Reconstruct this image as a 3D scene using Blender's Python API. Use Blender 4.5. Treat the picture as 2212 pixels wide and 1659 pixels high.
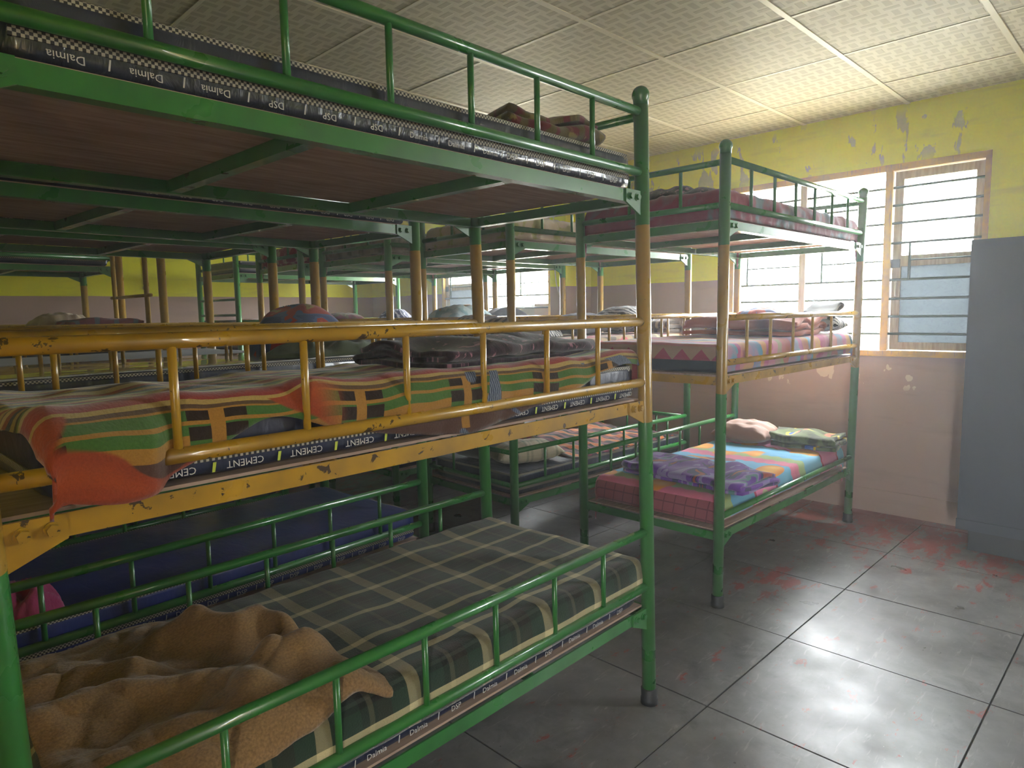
import bpy, bmesh, math, random
from mathutils import Vector, Matrix, noise as mnoise
random.seed(7)
for o in list(bpy.data.objects): bpy.data.objects.remove(o)
sc = bpy.context.scene
COL = sc.collection
# ------------------------------------------------------------------ camera, world, light
CAM = Vector((-2.1396, -1.3502, 1.5259)); YAW, PITCH, ROLL, FPX = 0.8124, -0.1052, -0.0173, 1454.0
ROTR = -0.0253                                   # the room is turned a little against the front bunk
cd = bpy.data.cameras.new('camera'); cam = bpy.data.objects.new('camera', cd); COL.objects.link(cam)
fw = Vector((math.sin(YAW)*math.cos(PITCH), math.cos(YAW)*math.cos(PITCH), math.sin(PITCH)))
r0 = Vector((math.cos(YAW), -math.sin(YAW), 0)); u0 = r0.cross(fw)
cr = r0*math.cos(ROLL)+u0*math.sin(ROLL); cu = u0*math.cos(ROLL)-r0*math.sin(ROLL)
cam.matrix_world = Matrix(((cr.x, cu.x, -fw.x, CAM.x), (cr.y, cu.y, -fw.y, CAM.y), (cr.z, cu.z, -fw.z, CAM.z), (0, 0, 0, 1)))
cd.sensor_width = 36.0; cd.lens = FPX/2212*36.0; cd.clip_start = 0.02; cd.clip_end = 300
sc.camera = cam
world = bpy.data.worlds.new('overcast_sky'); sc.world = world; world.use_nodes = True
bg = world.node_tree.nodes['Background']; bg.inputs[0].default_value = (0.93, 0.97, 1.0, 1); bg.inputs[1].default_value = 28.0
XW, YB, XL, YN, ZC, ZSPLIT = 3.283, 6.70, -3.30, -5.00, 2.923, 1.7745
WINS = [(-0.46, 1.336), (3.36, 5.156), (-4.28, -2.484)]     # y ranges of the windows in the window wall
WZ0, WZ1 = 1.168, 2.522
DOOR = (-2.60, -2.12, 2.15)                      # open doorway in the left wall, behind the photographer: y range and height
def room(x, y, z=0.0):
    c, s = math.cos(ROTR), math.sin(ROTR); return Vector((c*x-s*y, s*x+c*y, z))
for i, (a, b) in enumerate(WINS):
    ld = bpy.data.lights.new('window_portal', 'AREA'); ld.shape = 'RECTANGLE'; ld.size = b-a; ld.size_y = WZ1-WZ0
    ld.cycles.is_portal = True
    lo = bpy.data.objects.new('window_portal', ld); COL.objects.link(lo)
    lo.location = room(XW+0.20, (a+b)/2, (WZ0+WZ1)/2); lo.rotation_euler = (math.pi/2, 0, math.pi/2+ROTR)
ld = bpy.data.lights.new('door_portal', 'AREA'); ld.shape = 'RECTANGLE'; ld.size = DOOR[1]-DOOR[0]; ld.size_y = DOOR[2]; ld.cycles.is_portal = True
lo = bpy.data.objects.new('door_portal', ld); COL.objects.link(lo); lo.location = room(XL-.20, (DOOR[0]+DOOR[1])/2, DOOR[2]/2); lo.rotation_euler = (math.pi/2, 0, -math.pi/2+ROTR)
vs = sc.view_settings; vs.view_transform = 'Standard'; vs.look = 'None'; vs.gamma = 1.0; vs.use_curve_mapping = False
vs.exposure = 1.4
cy = sc.cycles
cy.use_denoising = True; cy.max_bounces = 7; cy.diffuse_bounces = 5; cy.glossy_bounces = 3; cy.transmission_bounces = 4
cy.transparent_max_bounces = 8; cy.caustics_reflective = False; cy.caustics_refractive = False; cy.sample_clamp_indirect = 6.0

# ------------------------------------------------------------------ helpers
def lin(h):
    h = h.lstrip('#'); v = [int(h[i:i+2], 16)/255 for i in (0, 2, 4)]
    return tuple((c/12.92 if c <= .04045 else ((c+.055)/1.055)**2.4) for c in v)+(1.0,)
class NT:
    """small helper to write node graphs"""
    def __init__(s, name):
        s.m = bpy.data.materials.new(name); s.m.use_nodes = True; s.t = s.m.node_tree; s.t.nodes.clear()
        s.o = s.n('ShaderNodeOutputMaterial'); s.b = s.n('ShaderNodeBsdfPrincipled'); s.l(s.b.outputs[0], s.o.inputs[0])
        s._tc = None
    def n(s, t, **k):
        x = s.t.nodes.new(t)
        for a, v in k.items(): setattr(x, a, v)
        return x
    def l(s, a, b): s.t.links.new(a, b)
    def inp(s, sock, v):
        if hasattr(v, 'is_output'): s.l(v, sock)
        elif isinstance(v, str): sock.default_value = lin(v)
        elif isinstance(v, (tuple, list)) and len(v) == 3 and sock.type == 'RGBA': sock.default_value = (*v, 1)
        else: sock.default_value = v
    def co(s, kind='Object'):
        if s._tc is None: s._tc = s.n('ShaderNodeTexCoord')
        return s._tc.outputs[kind]
    def sep(s, v):
        x = s.n('ShaderNodeSeparateXYZ'); s.l(v, x.inputs[0]); return x.outputs
    def comb(s, a, b, c=0.0):
        x = s.n('ShaderNodeCombineXYZ')
        for i, v in enumerate((a, b, c)): s.inp(x.inputs[i], v)
        return x.outputs[0]
    def ma(s, op, a, b=0.5, c=0.5):
        x = s.n('ShaderNodeMath', operation=op)
        for i, v in enumerate((a, b, c)): s.inp(x.inputs[i], v)
        return x.outputs[0]
    def vm(s, v, sc3):
        x = s.n('ShaderNodeVectorMath', operation='MULTIPLY'); s.l(v, x.inputs[0]); x.inputs[1].default_value = sc3; return x.outputs[0]
    def noise(s, v, scale, detail=3, rough=.55, dist=0.0):
        x = s.n('ShaderNodeTexNoise'); s.l(v, x.inputs['Vector']); x.inputs['Scale'].default_value = scale
        x.inputs['Detail'].default_value = detail; x.inputs['Roughness'].default_value = rough; x.inputs['Distortion'].default_value = dist
        return x.outputs[0]
    def voro(s, v, scale, feat='F1', out=0):
        x = s.n('ShaderNodeTexVoronoi', feature=feat); s.l(v, x.inputs['Vector']); x.inputs['Scale'].default_value = scale; return x.outputs[out]
    def wave(s, v, scale, dist=0.0, dscale=1.0, typ='BANDS', direction='X'):
        x = s.n('ShaderNodeTexWave', wave_type=typ)
        if typ == 'BANDS': x.bands_direction = direction
        s.l(v, x.inputs['Vector']); x.inputs['Scale'].default_value = scale; x.inputs['Distortion'].default_value = dist
        x.inputs['Detail Scale'].default_value = dscale; return x.outputs['Fac']
    def ramp(s, f, stops, const=False):
        x = s.n('ShaderNodeValToRGB'); s.inp(x.inputs[0], f); e = x.color_ramp.elements
        if const: x.color_ramp.interpolation = 'CONSTANT'
        while len(e) < len(stops): e.new(1.0)
        for el, (p, c) in zip(e, stops):
            el.position = p; el.color = lin(c) if isinstance(c, str) else ((c, c, c, 1) if isinstance(c, (int, float)) else (*c, 1))
        return x.outputs[0]
    def mix(s, f, a, b, mode='MIX'):
        x = s.n('ShaderNodeMix', data_type='RGBA', blend_type=mode); s.inp(x.inputs[0], f); s.inp(x.inputs[6], a); s.inp(x.inputs[7], b); return x.outputs[2]
    def step(s, f, t, w=.02):
        return s.ramp(f, [(max(0, t-w), 0.0), (min(1, t+w), 1.0)])
    def bump(s, h, strength=.3, dist=.01):
        x = s.n('ShaderNodeBump'); x.inputs['Strength'].default_value = strength; x.inputs['Distance'].default_value = dist
        s.l(h, x.inputs['Height']); s.l(x.outputs[0], s.b.inputs['Normal'])
    def done(s, col, rough=.6, metal=0.0, spec=None, sheen=None, coat=None):
        s.inp(s.b.inputs['Base Color'], col); s.inp(s.b.inputs['Roughness'], rough); s.inp(s.b.inputs['Metallic'], metal)
        if spec is not None: s.inp(s.b.inputs['Specular IOR Level'], spec)
        if sheen is not None: s.inp(s.b.inputs['Sheen Weight'], sheen)
        if coat is not None: s.inp(s.b.inputs['Coat Weight'], coat)
        return s.m
M = {}
# ------------------------------------------------------------------ materials
def paint(name, base, dark, chip=.0, rough=.33):
    n = NT(name); v = n.co('Object')
    f = n.noise(v, 6, 4); c = n.mix(n.ramp(f, [(.35, 0.0), (.7, 1.0)]), base, dark)
    if chip:
        g = n.noise(v, 28, 4, .65, .4); c = n.mix(n.ramp(g, [(1-chip, 0.0), (1-chip+.02, 1.0)]), c, '3a2a18')
    n.bump(n.noise(v, 55, 2), .08, .002)
    return n.done(c, n.ramp(f, [(.3, rough-.10), (.7, rough+.06)]), spec=.5, coat=.35)
M['green'] = paint('green_gloss_paint', '2a7030', '1f5a27', .26)
M['yellow'] = paint('yellow_gloss_paint', 'ab841a', '86661a', .37)
def postpaint(name, lo, mid, hi):
    n = NT(name); v = n.co('Object'); z = n.sep(v)[2]
    zz = n.ma('ADD', z, n.ma('MULTIPLY', n.ma('SUBTRACT', n.noise(v, 14), .5), .025))
    c = n.mix(n.ma('GREATER_THAN', zz, 1.118), lo, mid); c = n.mix(n.ma('GREATER_THAN', zz, 1.832), c, hi)
    f = n.noise(v, 7, 4); c = n.mix(n.ramp(f, [(.3, 0.0), (.75, .28)]), c, '3a2f1c')
    g = n.noise(v, 40, 4, .65); c = n.mix(n.ramp(g, [(.70, 0.0), (.72, 1.0)]), c, '4a3a22')
    n.bump(n.noise(v, 60, 2), .08, .002)
    return n.done(c, n.ramp(f, [(.3, .24), (.7, .38)]), spec=.5, coat=.35)
M['post'] = postpaint('two_colour_post_paint', '2a7030', '9c7a26', '2a7030')
M['post_yellow'] = postpaint('yellow_post_paint', 'a8842a', 'a8842a', 'a8842a')
M['post_green'] = postpaint('green_post_paint', '2a7030', '2a7030', '2a7030')
n = NT('black_rubber'); M['rubber'] = n.done('15161a', .6)
n = NT('brown_plywood'); v = n.co('Object')
g = n.noise(n.vm(v, (1.5, 14, 4)), 3, 5, .6); c = n.ramp(g, [(.3, '8a7264'), (.55, 'a58d80'), (.75, 'b59e91')])
c = n.mix(n.ramp(n.noise(v, 2.3, 5, .6), [(.5, 0.0), (.8, .55)]), c, '6b564a'); M['ply'] = n.done(c, .8)
def wallmat(name, flip=False):
    n = NT(name); v = n.co('Object'); z = n.sep(v)[2]
    zz = n.ma('ADD', z, n.ma('MULTIPLY', n.ma('SUBTRACT', n.noise(v, 3), .5), .012))
    up = n.mix(n.noise(v, 2.2, 4), 'dedd14', 'd2d21a'); low = n.mix(n.noise(v, 1.7, 5), 'a68d81', '977e73')
    c = n.mix(n.ma('GREATER_THAN', zz, ZSPLIT), low, up)
    # peeled plaster patches round the windows, scuffs lower down
    p = n.noise(n.vm(v, (1, 2.2, .9)), 3.1, 6, .62, .3)
    hz = n.ma('MULTIPLY', n.ramp(n.ma('DIVIDE', z, 3.0), [(.825, 0.0), (.86, 1.0), (.94, 1.0), (.965, .2)]), n.ramp(p, [(.56, 0.0), (.575, 1.0)]))
    c = n.mix(n.ma('MULTIPLY', hz, .8), c, n.mix(n.noise(v, 30), '8d9278', 'b3b09a'))
    q = n.noise(n.vm(v, (1, 1.4, 1.2)), 5.3, 3, .5)
    lz = n.ma('MULTIPLY', n.ramp(n.ma('DIVIDE', z, 3.0), [(.30, 0.0), (.32, 1.0), (.37, 1.0), (.39, 0.0)]), n.ramp(q, [(.66, 0.0), (.665, 1.0)]))
    c = n.mix(n.ma('MULTIPLY', lz, .75), c, 'c9b9a2')
    st = n.noise(n.vm(v, (1, 1, 6)), 2.0, 5, .6); c = n.mix(n.ramp(st, [(.55, 0.0), (.8, .3)]), c, '6f6358')
    n.bump(n.noise(v, 45, 4, .6), .22, .004)
    return n.done(c, n.ramp(n.noise(v, 5), [(.3, .5), (.7, .7)]), spec=.35)
M['wall'] = wallmat('yellow_over_mauve_wall_paint')
n = NT('grey_concrete_with_red_oxide'); g = n.n('ShaderNodeNewGeometry'); v = g.outputs['Position']
big = n.noise(v, 1.3, 6, .62, .3); fine = n.noise(n.vm(v, (1, 1.0, 1)), 9, 6, .65)
c = n.mix(n.ramp(big, [(.3, 0.0), (.7, 1.0)]), '565454', '737272'); c = n.mix(n.ramp(fine, [(.35, 0.0), (.75, .6)]), c, '3a3838')
s3 = n.sep(v)
near_wall = n.ma('MULTIPLY', n.ma('SUBTRACT', s3[0], 1.95), .17)                     # more of the red oxide survives along the wall
patch = n.ma('SUBTRACT', .13, n.ma('MULTIPLY', n.ma('ADD', n.ma('POWER', n.ma('SUBTRACT', s3[0], 1.5), 2.0), n.ma('MULTIPLY', n.ma('POWER', n.ma('SUBTRACT', s3[1], .1), 2.0), 2.4)), .9))
back = n.ma('MULTIPLY', n.ma('SUBTRACT', s3[1], 3.0), .10)
extra = n.ma('MAXIMUM', n.ma('MAXIMUM', n.ma('MAXIMUM', near_wall, 0.0), n.ma('MAXIMUM', patch, 0.0)), n.ma('MAXIMUM', n.ma('MINIMUM', back, .14), 0.0))
rm = n.ma('ADD', n.noise(n.vm(v, (1.6, 3.2, 1)), 3.4, 8, .72, .25), n.ma('MINIMUM', extra, .20))
c = n.mix(n.ramp(rm, [(.615, 0.0), (.63, .9)]), c, n.mix(fine, '6a221b', '8c3026'))
sc1 = n.noise(n.vm(v, (2.2, 13, 1)), 2.6, 6, .7, .8); c = n.mix(n.ramp(sc1, [(.58, 0.0), (.70, .55)]), c, '8f8c88'); c = n.mix(n.ramp(n.noise(v, 4.2, 7, .75, .6), [(.55, 0.0), (.72, .65)]), c, '2b2929')
spk = n.noise(v, 70, 2); c = n.mix(n.ramp(spk, [(.76, 0.0), (.78, .8)]), c, 'c4c2ba'); c = n.mix(n.ramp(n.noise(v, 31, 3), [(.72, 0.0), (.74, .7)]), c, '26241f')
n.bump(n.noise(v, 14, 5, .6), .12, .006)
M['floor'] = n.done(c, n.ramp(n.noise(v, 3.5, 5), [(.3, .26), (.7, .46)]), spec=.55)
n = NT('dark_joint'); M['joint'] = n.done('2a2827', .9)
n = NT('embossed_ceiling_board'); v = n.co('Object'); s3 = n.sep(v)
def weave(n, a, b, k):
    u = n.ma('FRACT', n.ma('MULTIPLY', a, k)); w = n.ma('FRACT', n.ma('MULTIPLY', b, k)); return u, w
k = 14.0
fx = n.ma('FLOOR', n.ma('MULTIPLY', s3[0], k)); fy = n.ma('FLOOR', n.ma('MULTIPLY', s3[1], k))
par = n.ma('MODULO', n.ma('ADD', n.ma('ADD', fx, fy), 200.0), 2.0)
u = n.ma('FRACT', n.ma('MULTIPLY', s3[0], k)); w = n.ma('FRACT', n.ma('MULTIPLY', s3[1], k))
ax = n.ma('ADD', n.ma('MULTIPLY', par, u), n.ma('MULTIPLY', n.ma('SUBTRACT', 1.0, par), w))
dash = n.ramp(n.ma('ABSOLUTE', n.ma('SUBTRACT', ax, .5)), [(.20, 1.0), (.24, 0.0)])
c = n.mix(dash, n.mix(n.noise(v, 2), 'cbc7ba', 'c1bdb0'), 'b0ac9f')
n.bump(dash, .35, .004); M['tile'] = n.done(c, .55, spec=.4)
n = NT('white_grid_bar'); M['gridbar'] = n.done('d8d4c8', .4)
n = NT('ochre_window_paint'); v = n.co('Object'); c = n.mix(n.ramp(n.noise(v, 9, 5), [(.4, 0.0), (.62, 1.0)]), 'c79a2c', 'a98a4e')
c = n.mix(n.ramp(n.noise(n.vm(v, (1, 8, 1)), 12, 5), [(.6, 0.0), (.66, .8)]), c, '8d7a66'); M['ochre'] = n.done(c, .5)
n = NT('bare_weathered_wood'); v = n.co('Object'); c = n.ramp(n.noise(n.vm(v, (20, 20, 2)), 3, 5), [(.3, '8f7d68'), (.7, 'b3a48d')]); M['wood'] = n.done(c, .75)
n = NT('dark_green_iron'); M['iron'] = n.done('21352c', .45, .3)
n = NT('dusty_glass'); v = n.co('Object')
tr = n.n('ShaderNodeBsdfTransparent'); tr.inputs[0].default_value = (.95, .97, .97, 1); df = n.n('ShaderNodeBsdfTranslucent'); df.inputs[0].default_value = (.8, .84, .86, 1)
mx = n.n('ShaderNodeMixShader'); n.l(n.ramp(n.noise(v, 9, 6, .7), [(.35, .12), (.75, .45)]), mx.inputs[0]); n.l(tr.outputs[0], mx.inputs[1]); n.l(df.outputs[0], mx.inputs[2]); n.l(mx.outputs[0], n.o.inputs[0]); M['glass'] = n.m
n = NT('frosted_glass'); v = n.co('Object')
tr = n.n('ShaderNodeBsdfTransparent'); tr.inputs[0].default_value = (.11, .12, .13, 1); df = n.n('ShaderNodeBsdfTranslucent'); df.inputs[0].default_value = (.075, .086, .092, 1)
mx = n.n('ShaderNodeMixShader'); n.l(n.ramp(n.noise(n.vm(v, (1, 1, 1.5)), 26, 5, .7, .8), [(.5, .95), (.72, .45)]), mx.inputs[0]); n.l(tr.outputs[0], mx.inputs[1]); n.l(df.outputs[0], mx.inputs[2]); n.l(mx.outputs[0], n.o.inputs[0]); M['frost'] = n.m
n = NT('slate_blue_steel_paint'); v = n.co('Object'); M['steel'] = n.done(n.mix(n.noise(v, 3, 4), '353e4c', '2c3440'), .5, spec=.4)
n = NT('dark_plinth_paint'); M['plinth'] = n.done('242a30', .6)
n = NT('white_cord'); M['cord'] = n.done('cfcac0', .5)
# mattress covers
def vinyl(name, a, b, rough=.34, coat=.3, wr=.35, wdist=.012):
    n = NT(name); v = n.co('Object'); f = n.noise(n.vm(v, (1, 1.6, 2.2)), 5, 5, .6, .6)
    n.bump(n.noise(n.vm(v, (2.2, 1, 1)), 9, 4, .55, .7), wr, wdist)
    return n.done(n.mix(n.ramp(f, [(.3, 0.0), (.75, 1.0)]), a, b), rough, spec=.5, coat=coat)
M['navy'] = vinyl('navy_printed_vinyl', '161d33', '222a44')
M['navyfilm'] = vinyl('navy_vinyl_in_clear_film', '232838', '333846', .30, .35, .6, .015)
M['blue'] = vinyl('royal_blue_vinyl', '16225c', '22307a', .36, .2, .3, .01)
M['film'] = vinyl('silver_clear_film', 'a9abab', 'c6c6c2', .2, .8, .8, .02)
n = NT('black_and_white_check_tape'); v = n.co('UV'); s3 = n.sep(v)
pa = n.ma('MODULO', n.ma('ADD', n.ma('FLOOR', n.ma('MULTIPLY', s3[0], 170.0)), n.ma('FLOOR', n.ma('MULTIPLY', s3[1], 170.0))), 2.0)
M['check'] = n.done(n.mix(pa, '202024', 'a39d8e'), .6)
n = NT('white_print_ink'); M['ink'] = n.done('b9b6b4', .6)
n = NT('lime_print_ink'); M['lime'] = n.done('a9b83a', .6)
n = NT('foam_board_edge'); M['edge'] = n.done('8e7a66', .8)
# fabrics, drawn in cloth coordinates (metres)
def fabric(name, fn, rough=.95, fuzz=.5, fscale=420, sheen=.25, bump=.5):
    n = NT(name); v = n.co('UV'); c = fn(n, v)
    f = n.noise(v, fscale, 2, .6); c = n.mix(n.ma('MULTIPLY', n.ramp(f, [(.3, 1.0), (.7, 0.0)]), fuzz*.5), c, '1a1410')
    n.bump(n.noise(v, fscale*.5, 3), bump, .003)
    return n.done(c, rough, spec=.15, sheen=sheen)
def f_plaid(n, v):
    s = n.sep(v)
    def axis(a, per, ph, cream, half):
        return n.ramp(n.ma('FRACT', n.ma('ADD', n.ma('DIVIDE', a, per), ph)), [(0, '1c3325'), (.28, '10160f'), (.36, half), (.42, '10160f'), (.46, '241a12'), (.62, '1c3325'), (.82, cream), (.97, '1c3325')], True)
    return n.mix(.5, axis(s[1], .155, .33, 'd9cb9c', '3c4238'), axis(s[0], .27, .1, 'a89c78', '55503c'))
M['plaid'] = fabric('green_and_cream_plaid_wool', f_plaid)
def f_tan(n, v): return n.mix(n.noise(v, 14, 4), '96774f', '7d6040')
M['tan'] = fabric('tan_fleece', f_tan, fuzz=.9, fscale=150, sheen=.2, bump=1.0)
def f_multi(n, v):
    s = n.sep(v); wob = n.ma('MULTIPLY', n.ma('SUBTRACT', n.noise(v, 2.2, 2), .5), .07)
    t = n.ma('MULTIPLY', n.ma('ADD', s[1], wob), 1.0)
    base = n.ramp(n.ma('ADD', t, .2), [(0, '7a2a26'), (.28, '33405f'), (.305, '9a4028'), (.33, '4a3128'), (.41, '946a2a'), (.437, '3d6129'), (.455, '946a2a'), (.462, '3d6129'), (.482, '946a2a'), (.488, '55402c'), (.494, 'a3894c')], True)
    uu = n.ma('FRACT', n.ma('DIVIDE', n.ma('ADD', s[0], n.ma('MULTIPLY', wob, .6)), .34))
    sq = n.ma('MULTIPLY', n.ramp(uu, [(0, 1.0), (.13, 0.0), (.22, 1.0), (.36, 0.0)], True), n.ramp(n.ma('ADD', t, .2), [(0, 0.0), (.425, 1.0), (.452, .0), (.464, 1.0), (.484, 0.0)], True))
    gq = n.ma('MULTIPLY', n.ramp(uu, [(0, 1.0), (.13, 0.0), (.22, 1.0), (.36, 0.0)], True), n.ramp(n.ma('ADD', t, .2), [(0, 0.0), (.405, 1.0), (.425, 0.0)], True))
    gap = n.ma('MULTIPLY', n.ramp(uu, [(0, 0.0), (.13, 1.0), (.22, 0.0)], True), n.ramp(n.ma('ADD', t, .2), [(0, 0.0), (.35, 1.0), (.484, 0.0)], True))
    c = n.mix(gap, base, '946a2a'); c = n.mix(sq, c, '24160f'); c = n.mix(gq, c, '3d6129')
    bl = n.noise(n.vm(v, (1, 1.5, 1)), 3.1, 1, .4, .5); lf = n.ramp(s[0], [(.62, 1.0), (.70, 0.0)])
    c = n.mix(n.ma('MULTIPLY', n.ramp(bl, [(.465, 0.0), (.475, 1.0)]), lf), c, n.ramp(bl, [(.50, '8a3a20'), (.60, 'a04a22'), (.7, '7a2a20')]))
    fe = n.noise(n.vm(v, (1.2, 1, 1)), 4.1, 1, .4, 1.0); c = n.mix(n.ramp(fe, [(.64, 0.0), (.65, 1.0)]), c, n.mix(n.wave(v, 40, 3, 2), '1c2748', '6f7a8a'))
    top = n.ramp(n.ma('FRACT', n.ma('MULTIPLY', n.ma('ADD', s[1], n.ma('MULTIPLY', wob, .8)), 3.6)), [(0, 'a3894c'), (.10, '8a2f2a'), (.24, 'b09a62'), (.34, '5d7a3a'), (.42, '2b1d1a'), (.5, 'a3894c'), (.6, '343a52'), (.68, '8a3a2c'), (.78, 'b59d66'), (.9, '55402c')], True)
    return n.mix(n.ma('GREATER_THAN', t, .30), c, top)
M['multi'] = fabric('orange_green_tan_fleece', f_multi, fuzz=.4, fscale=240)
def f_scroll(a, b, hi, sc_=16):
    def f(n, v):
        w = n.wave(v, sc_*.35, 9, 2.2, 'RINGS'); c = n.mix(n.ramp(w, [(.5, 0.0), (.8, 1.0)]), a, b)
        return n.mix(n.ramp(n.noise(v, sc_, 3, .5, 1.5), [(.6, 0.0), (.66, 1.0)]), c, hi)
    return f
M['purple_scroll'] = fabric('dark_plum_scroll_print', f_scroll('2a1e28', '3a2833', '9a6a78', 22), fuzz=.3)
M['brown_mix'] = fabric('brown_olive_maroon_print', f_scroll('5f5230', '6b2a30', '8a7a48', 11), fuzz=.3)
M['rust'] = fabric('rust_and_plum_cotton', lambda n, v: n.mix(n.ramp(n.noise(v, 2.2, 2), [(.55, 0.0), (.7, 1.0)]), 'a95c40', '5a4048'), fuzz=.15)
M['pillow_brown'] = fabric('brown_satin_cotton', lambda n, v: n.mix(n.noise(v, 5), 'a27c68', '8a6655'), rough=.6, fuzz=.1)
M['camo'] = fabric('olive_print_with_coral_and_yellow', lambda n, v: n.mix(n.ramp(n.noise(n.vm(v, (1, 1, 1)), 6.5, 1), [(.60, 0.0), (.62, 1.0)]), n.mix(n.ramp(n.noise(v, 9, 3), [(.45, 0.0), (.55, 1.0)]), '5f6b48', '3a3f30'), n.ramp(n.noise(v, 8, 1), [(.4, 'c76a5c'), (.5, 'd8c23e'), (.6, '3a5aa0')], True)), fuzz=.2)
M['violet'] = fabric('violet_teal_rust_fleece', lambda n, v: n.ramp(n.noise(n.vm(v, (1, 2.4, 1)), 4.2, 2, .5, .6), [(0, '9a4a3c'), (.38, '3f3a66'), (.46, '6a3f9a'), (.56, '8a7ab0'), (.62, '5d7f84'), (.68, '5f3a90')], True), fuzz=.25)
def f_leaf(n, v):
    s = n.sep(v); tri = n.ma('MULTIPLY', n.ma('ABSOLUTE', n.ma('SUBTRACT', n.ma('FRACT', n.ma('MULTIPLY', s[1], 13.0)), .5)), .045)
    t = n.ma('FRACT', n.ma('DIVIDE', n.ma('ADD', s[0], tri), .98))
    base = n.ramp(t, [(0, 'c76a86'), (.06, '8fa36a'), (.15, '5f9fc0'), (.42, 'b02a55'), (.445, 'dd7fae'), (.70, 'b02a55'), (.725, '63a8cc'), (.94, 'cf6f8c')], True)
    lf = n.voro(n.vm(v, (1, 1.15, 1)), 4.2, 'SMOOTH_F1'); c = n.mix(n.ma('MULTIPLY', n.ramp(lf, [(.30, 1.0), (.315, 0.0)]), n.ramp(n.noise(v, 1.9, 1), [(.42, 0.0), (.44, 1.0)])), base, n.mix(n.ramp(lf, [(.05, 0.0), (.28, 1.0)]), 'e0b04a', 'd0852c'))
    c = n.mix(n.ramp(n.noise(v, 3.3, 2, .5, 1.5), [(.67, 0.0), (.69, .8)]), c, 'b9c48a')
    gl = n.ma('MAXIMUM', n.ma('LESS_THAN', n.ma('FRACT', n.ma('MULTIPLY', s[0], 17.0)), .12), n.ma('LESS_THAN', n.ma('FRACT', n.ma('ADD', n.ma('MULTIPLY', s[1], 15.0), n.ma('MULTIPLY', s[0], 3.0))), .10))
    return n.mix(n.ma('LESS_THAN', s[0], -.012), c, n.mix(gl, '8f4a55', '6d3440'))
M['leaf'] = fabric('pink_and_blue_leaf_fleece', f_leaf, fuzz=.12)
def f_pinkstripe(n, v):
    s = n.sep(v); t = n.ma('FRACT', n.ma('DIVIDE', n.ma('ADD', s[0], n.ma('MULTIPLY', n.noise(v, 4.5, 3), .28)), .74))
    cc = n.mix(n.ramp(n.noise(v, 9, 2), [(.4, 0.0), (.6, .6)]), n.ramp(t, [(0, 'a8486c'), (.10, 'b87a8c'), (.2, '8a946c'), (.30, 'a8685c'), (.42, '5a88a0'), (.54, '9a4c7c'), (.64, 'b88a58'), (.76, '4f84a0'), (.88, 'b88638')], True), 'b06a84')
    tr = n.ma('ABSOLUTE', n.ma('SUBTRACT', n.ma('FRACT', n.ma('MULTIPLY', s[1], 9.0)), .5))
    return n.mix(n.ma('LESS_THAN', s[0], .125), cc, n.mix(n.ma('GREATER_THAN', tr, n.ma('MULTIPLY', n.ma('SUBTRACT', s[0], .055), 9.0)), '9a7a70', '93405a'))
M['pinkstripe'] = fabric('pink_blue_apricot_striped_fleece', f_pinkstripe, fuzz=.12)
def f_tri(n, v):
    s = n.sep(v); tr = n.ma('ABSOLUTE', n.ma('SUBTRACT', n.ma('FRACT', n.ma('MULTIPLY', s[1], 9.0)), .5))
    return n.mix(n.ma('GREATER_THAN', tr, n.ma('MULTIPLY', s[0], 6.0)), 'a3485c', '9a7a70')
def f_stripe(n, v):
    s = n.sep(v); wob = n.ma('MULTIPLY', n.ma('SUBTRACT', n.noise(v, 5, 2), .5), .05)
    t = n.ma('FRACT', n.ma('DIVIDE', n.ma('ADD', s[0], wob), .19))
    c = n.ramp(t, [(0, '2a2728'), (.20, 'c9b48a'), (.225, 'c06a32'), (.46, 'c9b48a'), (.485, '2a2728'), (.68, '7d4450'), (.9, '3a2a2c')], True)
    blk = n.ma('MODULO', n.ma('ADD', n.ma('FLOOR', n.ma('DIVIDE', s[1], .22)), 10.0), 2.0)
    return n.mix(n.ma('MULTIPLY', blk, n.ma('LESS_THAN', t, .2)), c, 'b9622e')
M['stripe'] = fabric('orange_black_striped_cotton', f_stripe, fuzz=.12)
M['greycheck'] = fabric('grey_green_checked_cotton', lambda n, v: n.mix(.5, n.ramp(n.ma('FRACT', n.ma('MULTIPLY', n.sep(v)[0], 9.0)), [(0, 'b5ab95'), (.55, '6f7a6a'), (.7, 'b5ab95'), (.85, '8a8674')], True), n.ramp(n.ma('FRACT', n.ma('MULTIPLY', n.sep(v)[1], 9.0)), [(0, 'b5ab95'), (.5, '7a8272'), (.7, 'a89f8a')], True)), fuzz=.15)
M['charcoal'] = fabric('charcoal_cotton', lambda n, v: n.mix(n.noise(v, 9), '34373a', '4a4c4c'), fuzz=.2)
M['swirl'] = fabric('brown_swirl_fleece', lambda n, v: n.mix(n.ramp(n.wave(v, 5.5, 1.5, 1.2, 'RINGS'), [(.45, 0.0), (.55, 1.0)]), '4a4038', '9a8468'), fuzz=.3)
M['pinkpetal'] = fabric('tan_fleece_with_pink_petals', lambda n, v: n.mix(n.ramp(n.voro(n.vm(v, (1, 1.6, 1)), 7, 'SMOOTH_F1'), [(.33, 1.0), (.36, 0.0)]), n.mix(n.ramp(n.noise(v, 6, 1), [(.5, 0.0), (.52, 1.0)]), 'bfa884', '80756a'), 'c9656e'), fuzz=.2)
M['maroon'] = fabric('maroon_sheet_with_teal_dye', lambda n, v: n.mix(n.ramp(n.noise(n.vm(v, (1, 1, 1)), 4.2, 3, .6, .6), [(.52, 0.0), (.66, .8)]), '7d2f45', '4d7480'), fuzz=.12, rough=.7)
M['maroonplain'] = fabric('maroon_sheet', lambda n, v: n.mix(n.noise(v, 4), '7a2f43', '8a3a4e'), fuzz=.12, rough=.7)
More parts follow.
